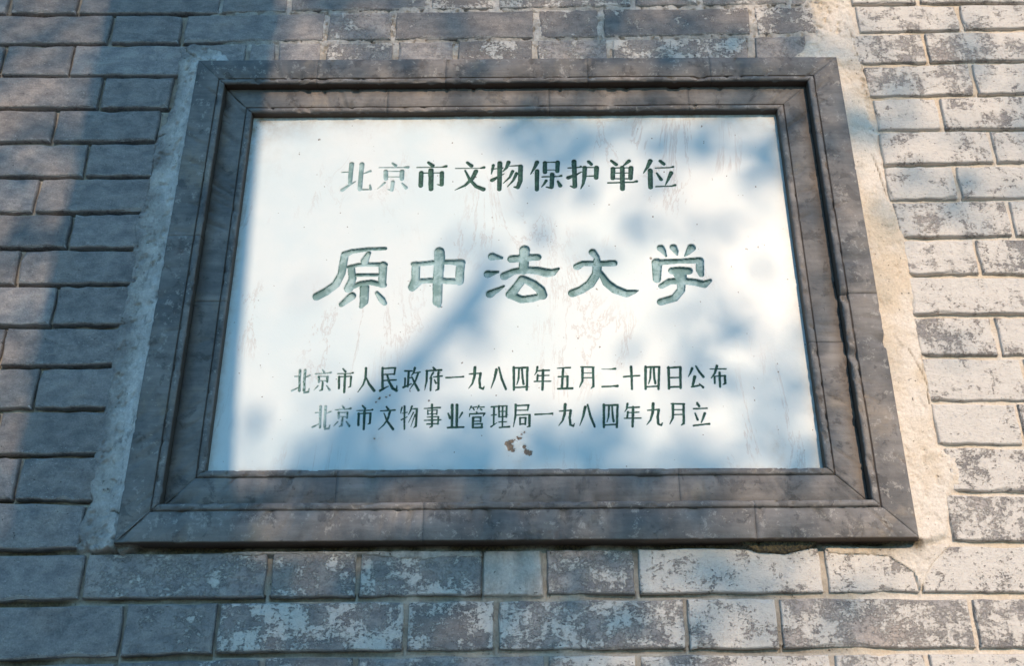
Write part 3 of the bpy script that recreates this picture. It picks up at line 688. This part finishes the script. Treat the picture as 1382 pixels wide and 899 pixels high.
for ci, (strokes, pt, style) in enumerate(chars):
    W = []
    for st in strokes:
        q = []
        for (x, y, r) in st:
            a = P(x, y, V_PLQ); b = P(x+1, y, V_PLQ); sc = b[0]-a[0]
            q.append((a[0], a[2], r*sc*(1.12 if style == "flat" else 1.2 if style == "vee" else 1.13)))
        W.append(q)
    allp = np.array([p for q in W for p in q]); m = .004
    x0, x1 = allp[:, 0].min()-m-.004, allp[:, 0].max()+m+.004; z0, z1 = allp[:, 1].min()-m-.005, allp[:, 1].max()+m+.005
    i0, i1 = np.searchsorted(xs, (x0, x1)); j0, j1 = np.searchsorted(zs, (z0, z1))
    x = X[j0:j1, i0:i1]; zc = Z[j0:j1, i0:i1]
    wob = .00018*fbm(x, zc, 420, ci+300, 3)
    best = np.full(x.shape, -1.0)
    for q in W:
        segs = list(zip(q[:-1], q[1:]))
        for (ax, az, ar), (bx, bz, br) in segs:
            L = (bx-ax)**2+(bz-az)**2+1e-12
            t = np.clip(((x-ax)*(bx-ax)+(zc-az)*(bz-az))/L, 0, 1)
            best = np.maximum(best, ar+(br-ar)*t-np.hypot(x-ax-t*(bx-ax), zc-az-t*(bz-az)))
    ins = best+wob
    if style == 'flat': d = np.clip(ins/.0010, 0, 1)*.0018+np.clip(ins, 0, .003)*.25
    elif style == 'round': d = .0048*np.sqrt(np.clip(1-(1-np.clip(ins/.0042, 0, 1))**2, 0, 1))
    else: d = np.clip(ins*1.25, 0, .0020)
    cc = np.clip((ins+.0002)/.0006, 0, 1)
    depth[j0:j1, i0:i1] = np.maximum(depth[j0:j1, i0:i1], d)
    up_ = cc > cut[j0:j1, i0:i1]
    cut[j0:j1, i0:i1] = np.maximum(cut[j0:j1, i0:i1], cc)
    p_ = pt*cc
    if style == 'round':   # paint clings to the rim of the wide rounded grooves
        rim = np.exp(-(np.clip(ins, 0, 1)/.0011)**2); p_ = cc*(pt+.42*rim)
    if style == 'flat' and pt < .2: rim = np.exp(-(np.clip(ins, 0, 1)/.0005)**2); p_ = cc*(pt+.35*rim)
    paint[j0:j1, i0:i1] = np.where(up_, p_, paint[j0:j1, i0:i1])
    cid[j0:j1, i0:i1] = np.where((cc > .02), ci, cid[j0:j1, i0:i1])
# chipped spots low in the middle, and pin pricks
for (px, py, r) in [(686, 599, 4.5), (689, 604, 4.8), (692, 608, 3.5), (691, 596, 2.6), (707, 603, 3), (711, 610, 4.4), (715, 612, 3.6), (699, 592, 2.6), (703, 592, 2), (704, 586, 1.6), (708, 584, 1.6), (695, 594, 1.4), (505, 592, 1.3), (512, 538, 1.8), (521, 536, 1.6), (526, 534, 1.4), (508, 543, 1.2)]:
    a = P(px, py, V_PLQ); sc = P(px+1, py, V_PLQ)[0]-a[0]
    d = r*sc-np.hypot((X-a[0]), (Z-a[2])/1.1); k = np.clip(d/.0035+.42, 0, 1)
    chip = np.maximum(chip, k)
depth = depth+np.clip(chip, 0, 1)*.0008*(cut < .1)
def edge_d(a, b):
    ex, ez = b-a; L = math.hypot(ex, ez); return -((X-a[0])*ez-(Z-a[1])*ex)/L
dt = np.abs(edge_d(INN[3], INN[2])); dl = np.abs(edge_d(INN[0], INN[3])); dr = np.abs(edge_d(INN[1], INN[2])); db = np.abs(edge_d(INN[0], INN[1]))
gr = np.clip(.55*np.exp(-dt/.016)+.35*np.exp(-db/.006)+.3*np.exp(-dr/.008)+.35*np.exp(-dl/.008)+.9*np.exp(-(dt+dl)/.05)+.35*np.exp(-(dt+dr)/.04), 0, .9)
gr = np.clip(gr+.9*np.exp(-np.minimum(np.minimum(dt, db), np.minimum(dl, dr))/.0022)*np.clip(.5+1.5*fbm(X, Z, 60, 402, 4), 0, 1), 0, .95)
for (px, py, r_, a_) in [(697, 602, 16, .5), (700, 618, 12, .3), (508, 595, 12, .35), (515, 540, 14, .3), (1048, 600, 14, .45), (1052, 618, 12, .35)]:
    a = P(px, py, V_PLQ); gr = np.maximum(gr, a_*np.exp(-(((X-a[0])/(r_*.0009))**2+((Z-a[2])/(r_*.0012))**2)))
relief = .00015*fbm(X, Z, 12, 400, 3)
co = np.stack([X, -(V_PLQ+relief-depth), Z], -1).reshape(-1, 3); co[:, 2] -= plaque.location.z
nX, nZ = len(xs), len(zs); idx = np.arange(nX*nZ).reshape(nZ, nX)
quads = np.stack([idx[:-1, :-1], idx[:-1, 1:], idx[1:, 1:], idx[1:, :-1]], -1).reshape(-1, 4)
fc = np.maximum.reduce([cid[:-1, :-1], cid[:-1, 1:], cid[1:, 1:], cid[1:, :-1]]).ravel()
at = dict(paint=paint.ravel(), cut=cut.ravel(), chip=chip.ravel(), grime_shade=gr.ravel())
link('marble_slab', submesh('marble_slab', co, quads, fc < 0, True, at), M_MARBLE, plaque)
for ci in range(len(chars)):
    m = fc == ci
    if m.any(): link('engraved_character', submesh('engraved_character', co, quads, m, True, at), M_MARBLE, plaque)

# ------------------------------------------------------------------ the tree behind the photographer that shades the wall
tree = empty('bare_trunk_tree', (0.1, -1.85, 0))
tag(tree, 'tree with a straight bare trunk that shades the wall left of the plaque', 'tree')
tree2 = empty('shade_tree', (.4, -6.6, 0))
tag(tree2, 'spreading leafy tree farther out whose crown dapples the plaque', 'tree')
def sp(px, py, t): return P(px, py)+SUN*t
def tube(pts, name, mat, parent, nseg=16, seed=0):
    co = []; q = []
    pts = [(Vector(p[:3]), p[3]) for p in pts]
    for i, (p, r) in enumerate(pts):
        d = (pts[min(i+1, len(pts)-1)][0]-pts[max(i-1, 0)][0]).normalized()
        a = d.cross(Vector((0.31, .95, .05))).normalized(); b = d.cross(a)
        for k in range(nseg):
            an = 2*math.pi*k/nseg; rr = r*(1+.05*math.sin(3*an+i*.7+seed)+.03*math.sin(5*an-i*1.3))
            v = p+a*math.cos(an)*rr+b*math.sin(an)*rr; co.append(tuple(v-Vector(parent.location)))
    for i in range(len(pts)-1):
        for k in range(nseg): q.append((i*nseg+k, i*nseg+(k+1) % nseg, (i+1)*nseg+(k+1) % nseg, (i+1)*nseg+k))
    return link(name, mesh_np(name, np.array(co), np.array(q), True), mat, parent)
# centre line and width of the trunk follow from its shadow on the wall
T_D = 2.15
tr = []
def mid_pt(y, x0, x1, t=T_D): return sp((x0+x1)/2, y, t)
pA = mid_pt(690, 15, 312); pB = mid_pt(160, 124, 369)
def at_z(z):
    f = (z-pA[2])/(pB[2]-pA[2]); return pA+(pB-pA)*f
wA = (P(312, 690)[0]-P(15, 690)[0])/2*.94; wB = (P(360, 160)[0]-P(120, 160)[0])/2*.94
for z in np.arange(-.1, 6.2, .2):
    p = at_z(z); r = wA+(wB-wA)*(z-pA[2])/(pB[2]-pA[2]); r = max(.06, min(r, .175)); r += .10*math.exp(-max(z, 0)/.18)
    if z > 4.2: r *= max(.3, 1-(z-4.2)*.35)
    tr.append((p[0]+.02*math.sin(z*1.1), p[1], z, r))
tube(tr, 'trunk', M_BARK, tree, 24)
LIMBS = [[(230, 760), (330, 700), (430, 640), (470, 560), (560, 480), (620, 410), (655, 360), (672, 320)]]
for li_, (lm, (r0, r1), tt) in enumerate(zip(LIMBS, [(.026, .006)], [5.4])):
    n = len(lm); pts = []
    for i, (x, y) in enumerate(lm):
        f = i/(n-1); p = sp(x, y, tt+.15*math.sin(i*1.7)); pts.append((*p, r0+(r1-r0)*f))
    tube(pts, 'limb', M_BARK, tree2, 8, li_)
# crown: leaf density chosen per patch of wall it shades
TX = np.linspace(0, 1382, 16); TY = np.linspace(0, 900, 11)
TG = np.array([
 [.22,.25,.10,.10,.15,.35,.42,.42,.40,.35,.30,.40,.85,1.,1.,.95],
 [.40,.45,.20,.10,.35,.60,.60,.55,.48,.42,.38,.45,.60,.90,.85,.80],
 [.36,.40,.9,1.,1.,1.,1.,1.,1.,1.,.95,.60,.50,.60,.60,.60],
 [.42,.42,.9,1.,1.,1.,1.,1.,1.,1.,1.,.85,.75,.75,.65,.65],
 [.42,.42,.9,1.,1.,1.,1.,1.,1.,1.,1.,.95,.80,.95,.95,.95],
 [.50,.45,.9,1.,1.,1.,1.,1.,1.,1.,1.,.90,.70,1.,1.,1.],
 [.45,.30,.9,1.,1.,1.,1.,1.,1.,1.,1.,.85,.75,1.,1.,1.],
 [.45,.03,.03,.20,.60,.35,.25,.25,.35,.45,.45,.60,.85,1.,1.,1.],
 [.06,.03,.03,.05,.20,.18,.16,.16,.18,.22,.30,.50,.80,1.,1.,1.],
 [.03,.03,.03,.03,.05,.10,.14,.16,.20,.28,.35,.50,.75,.95,1.,1.],
 [.03,.03,.03,.03,.05,.05,.10,.15,.20,.28,.35,.50,.75,.95,1.,1.]])
# clusters of leaves: centre, half-axes and tilt of the patch they shade, optical depth
CL = [(740, 180, 60, 32, 0, 1.3), (712, 250, 28, 40, 15, .75), (690, 315, 36, 22, -30, .35), (905, 185, 90, 18, 5, 1.3), (1040, 205, 45, 14, 5, .9), (860, 265, 45, 18, 0, .55),
      (930, 300, 85, 10, 4, .9), (780, 325, 60, 16, 0, .5), (655, 400, 40, 24, -40, .9), (600, 450, 50, 22, -42, 1.5), (555, 510, 50, 26, -50, 1.3), (505, 560, 50, 28, -50, 1.2),
      (965, 395, 35, 18, 20, .8), (1035, 460, 70, 16, 3, .9), (925, 530, 26, 40, 20, .8), (865, 500, 22, 20, 0, .6), (560, 610, 90, 26, 0, 1.6), (430, 600, 40, 26, -30, 1.0), (640, 590, 40, 30, 0, .9),
      (760, 600, 45, 26, 0, 1.6), (830, 590, 35, 34, 0, 1.3), (960, 615, 60, 20, 0, 1.0), (1085, 590, 40, 30, 0, 1.2), (400, 380, 24, 16, 0, .25), (800, 205, 30, 60, 35, .5), (880, 235, 70, 9, 12, .5), (1010, 285, 60, 8, -6, .5), (990, 440, 90, 9, 8, .6), (1060, 500, 45, 12, -10, .6), (520, 600, 22, 50, 35, .5), (850, 455, 14, 40, 30, .35), (1050, 560, 50, 16, 30, .5), (660, 545, 50, 18, 0, .5), (740, 555, 40, 14, 0, .6)]
NL = 120000
wx = rs.uniform(-1.5, 1.7, NL*2); wz = rs.uniform(1.2, 3.6, NL*2)
px, py = to_px(np.stack([wx, 0*wx, wz], -1))
gx = np.clip(px/1382*15, 0, 14.999); gy = np.clip(py/900*10, 0, 9.999)
ix, iy = gx.astype(int), gy.astype(int); fx, fy = gx-ix, gy-iy
T = (TG[iy, ix]*(1-fx)+TG[iy, ix+1]*fx)*(1-fy)+(TG[iy+1, ix]*(1-fx)+TG[iy+1, ix+1]*fx)*fy
out_ = (px < -60) | (px > 1440) | (py < -60) | (py > 960)
T = np.where(out_, np.clip(.35+.5*fbm(wx, wz, 3, 77), .05, 1), T)
tau = -np.log(np.clip(T, .03, .997))
for (cx_, cy_, ra, rb, an, td) in CL:
    an = math.radians(an); du, dv_ = px-cx_, py-cy_
    u = (du*math.cos(an)+dv_*math.sin(an))/ra; w_ = (-du*math.sin(an)+dv_*math.cos(an))/rb
    tau = tau+td*1.1*np.exp(-(u*u+w_*w_)**1.2*.8)
leafA = .00098
area = 3.2*2.4; need = tau*area/(leafA*.62)/(NL*2)
ok = rs.uniform(0, 1, NL*2) < need
wx, wz, px_ = wx[ok], wz[ok], px[ok]
tt = 4.6+4.4*rs.uniform(0, 1, len(wx))
cen = np.stack([wx, 0*wx, wz], -1)+tt[:, None]*SUN
n = len(cen)
nrm = rs.normal(size=(n, 3))+SUN*.9; nrm /= np.linalg.norm(nrm, axis=1)[:, None]
a = np.cross(nrm, rs.normal(size=(n, 3))); a /= np.linalg.norm(a, axis=1)[:, None]; b = np.cross(nrm, a)
L = rs.uniform(.024, .036, n)[:, None]; Wd = L*.48
v0, v1, v2, v3 = cen-a*L, cen+b*Wd-a*L*.1+nrm*.006, cen+a*L, cen-b*Wd-a*L*.1+nrm*.006
co = np.stack([v0, v1, v2, v3], 1).reshape(-1, 3)-np.array(tree2.location)
q = np.arange(n*4).reshape(-1, 4)
# two triangles folded along the midrib
tri = np.concatenate([q[:, [0, 1, 2]], q[:, [0, 2, 3]]])
tag(link('foliage', mesh_np('foliage', co, tri), M_LEAF, tree2), kind='stuff')
# trunk and main limbs of the spreading tree, and a small crown high on the bare trunk
hub = Vector((.35, -6.6, 3.5))
tube([(.4, -6.6, -.1, .34), (.4, -6.6, .3, .25), (.38, -6.6, 1.8, .21), (*hub, .18)], 'trunk', M_BARK, tree2, 20)
st_ = Vector(sp(230, 760, 5.4)); m_ = hub.lerp(st_, .5)+Vector((-.1, 0, .1))
tube([(*hub, .09), (*m_, .045), (*st_, .022)], 'limb', M_BARK, tree2, 10, 3)
for k, (ex, ey, ez) in enumerate([(.6, -6.0, 6.8), (1.4, -7.6, 7.6), (-.6, -7.2, 6.6), (-.9, -5.6, 5.6)]):
    e_ = Vector((ex, ey, ez)); m_ = hub.lerp(e_, .5)+Vector((-.15, 0, .3))
    tube([(*hub, .11), (*hub.lerp(m_, .55), .085), (*m_, .06), (*m_.lerp(e_, .5), .035), (*e_, .012)], 'limb', M_BARK, tree2, 10, k)
n = 1500
c2 = np.array(at_z(6.3))+rs.normal(size=(n, 3))*np.array([.7, .6, .35])+np.array([0, -.2, .35])
a2 = rs.normal(size=(n, 3)); a2 /= np.linalg.norm(a2, axis=1)[:, None]; b2 = np.cross(a2, rs.normal(size=(n, 3))); b2 /= np.linalg.norm(b2, axis=1)[:, None]
co = np.stack([c2-a2*.05, c2+b2*.025, c2+a2*.05, c2-b2*.025], 1).reshape(-1, 3)-np.array(tree.location)
q = np.arange(n*4).reshape(-1, 4)
tag(link('foliage', mesh_np('foliage', co, np.concatenate([q[:, [0, 1, 2]], q[:, [0, 2, 3]]])), M_LEAF, tree), kind='stuff')
print('leaves', n, 'bricks', len(bricks), 'tris', sum(len(o.data.polygons) for o in C.objects if o.type == 'MESH'))
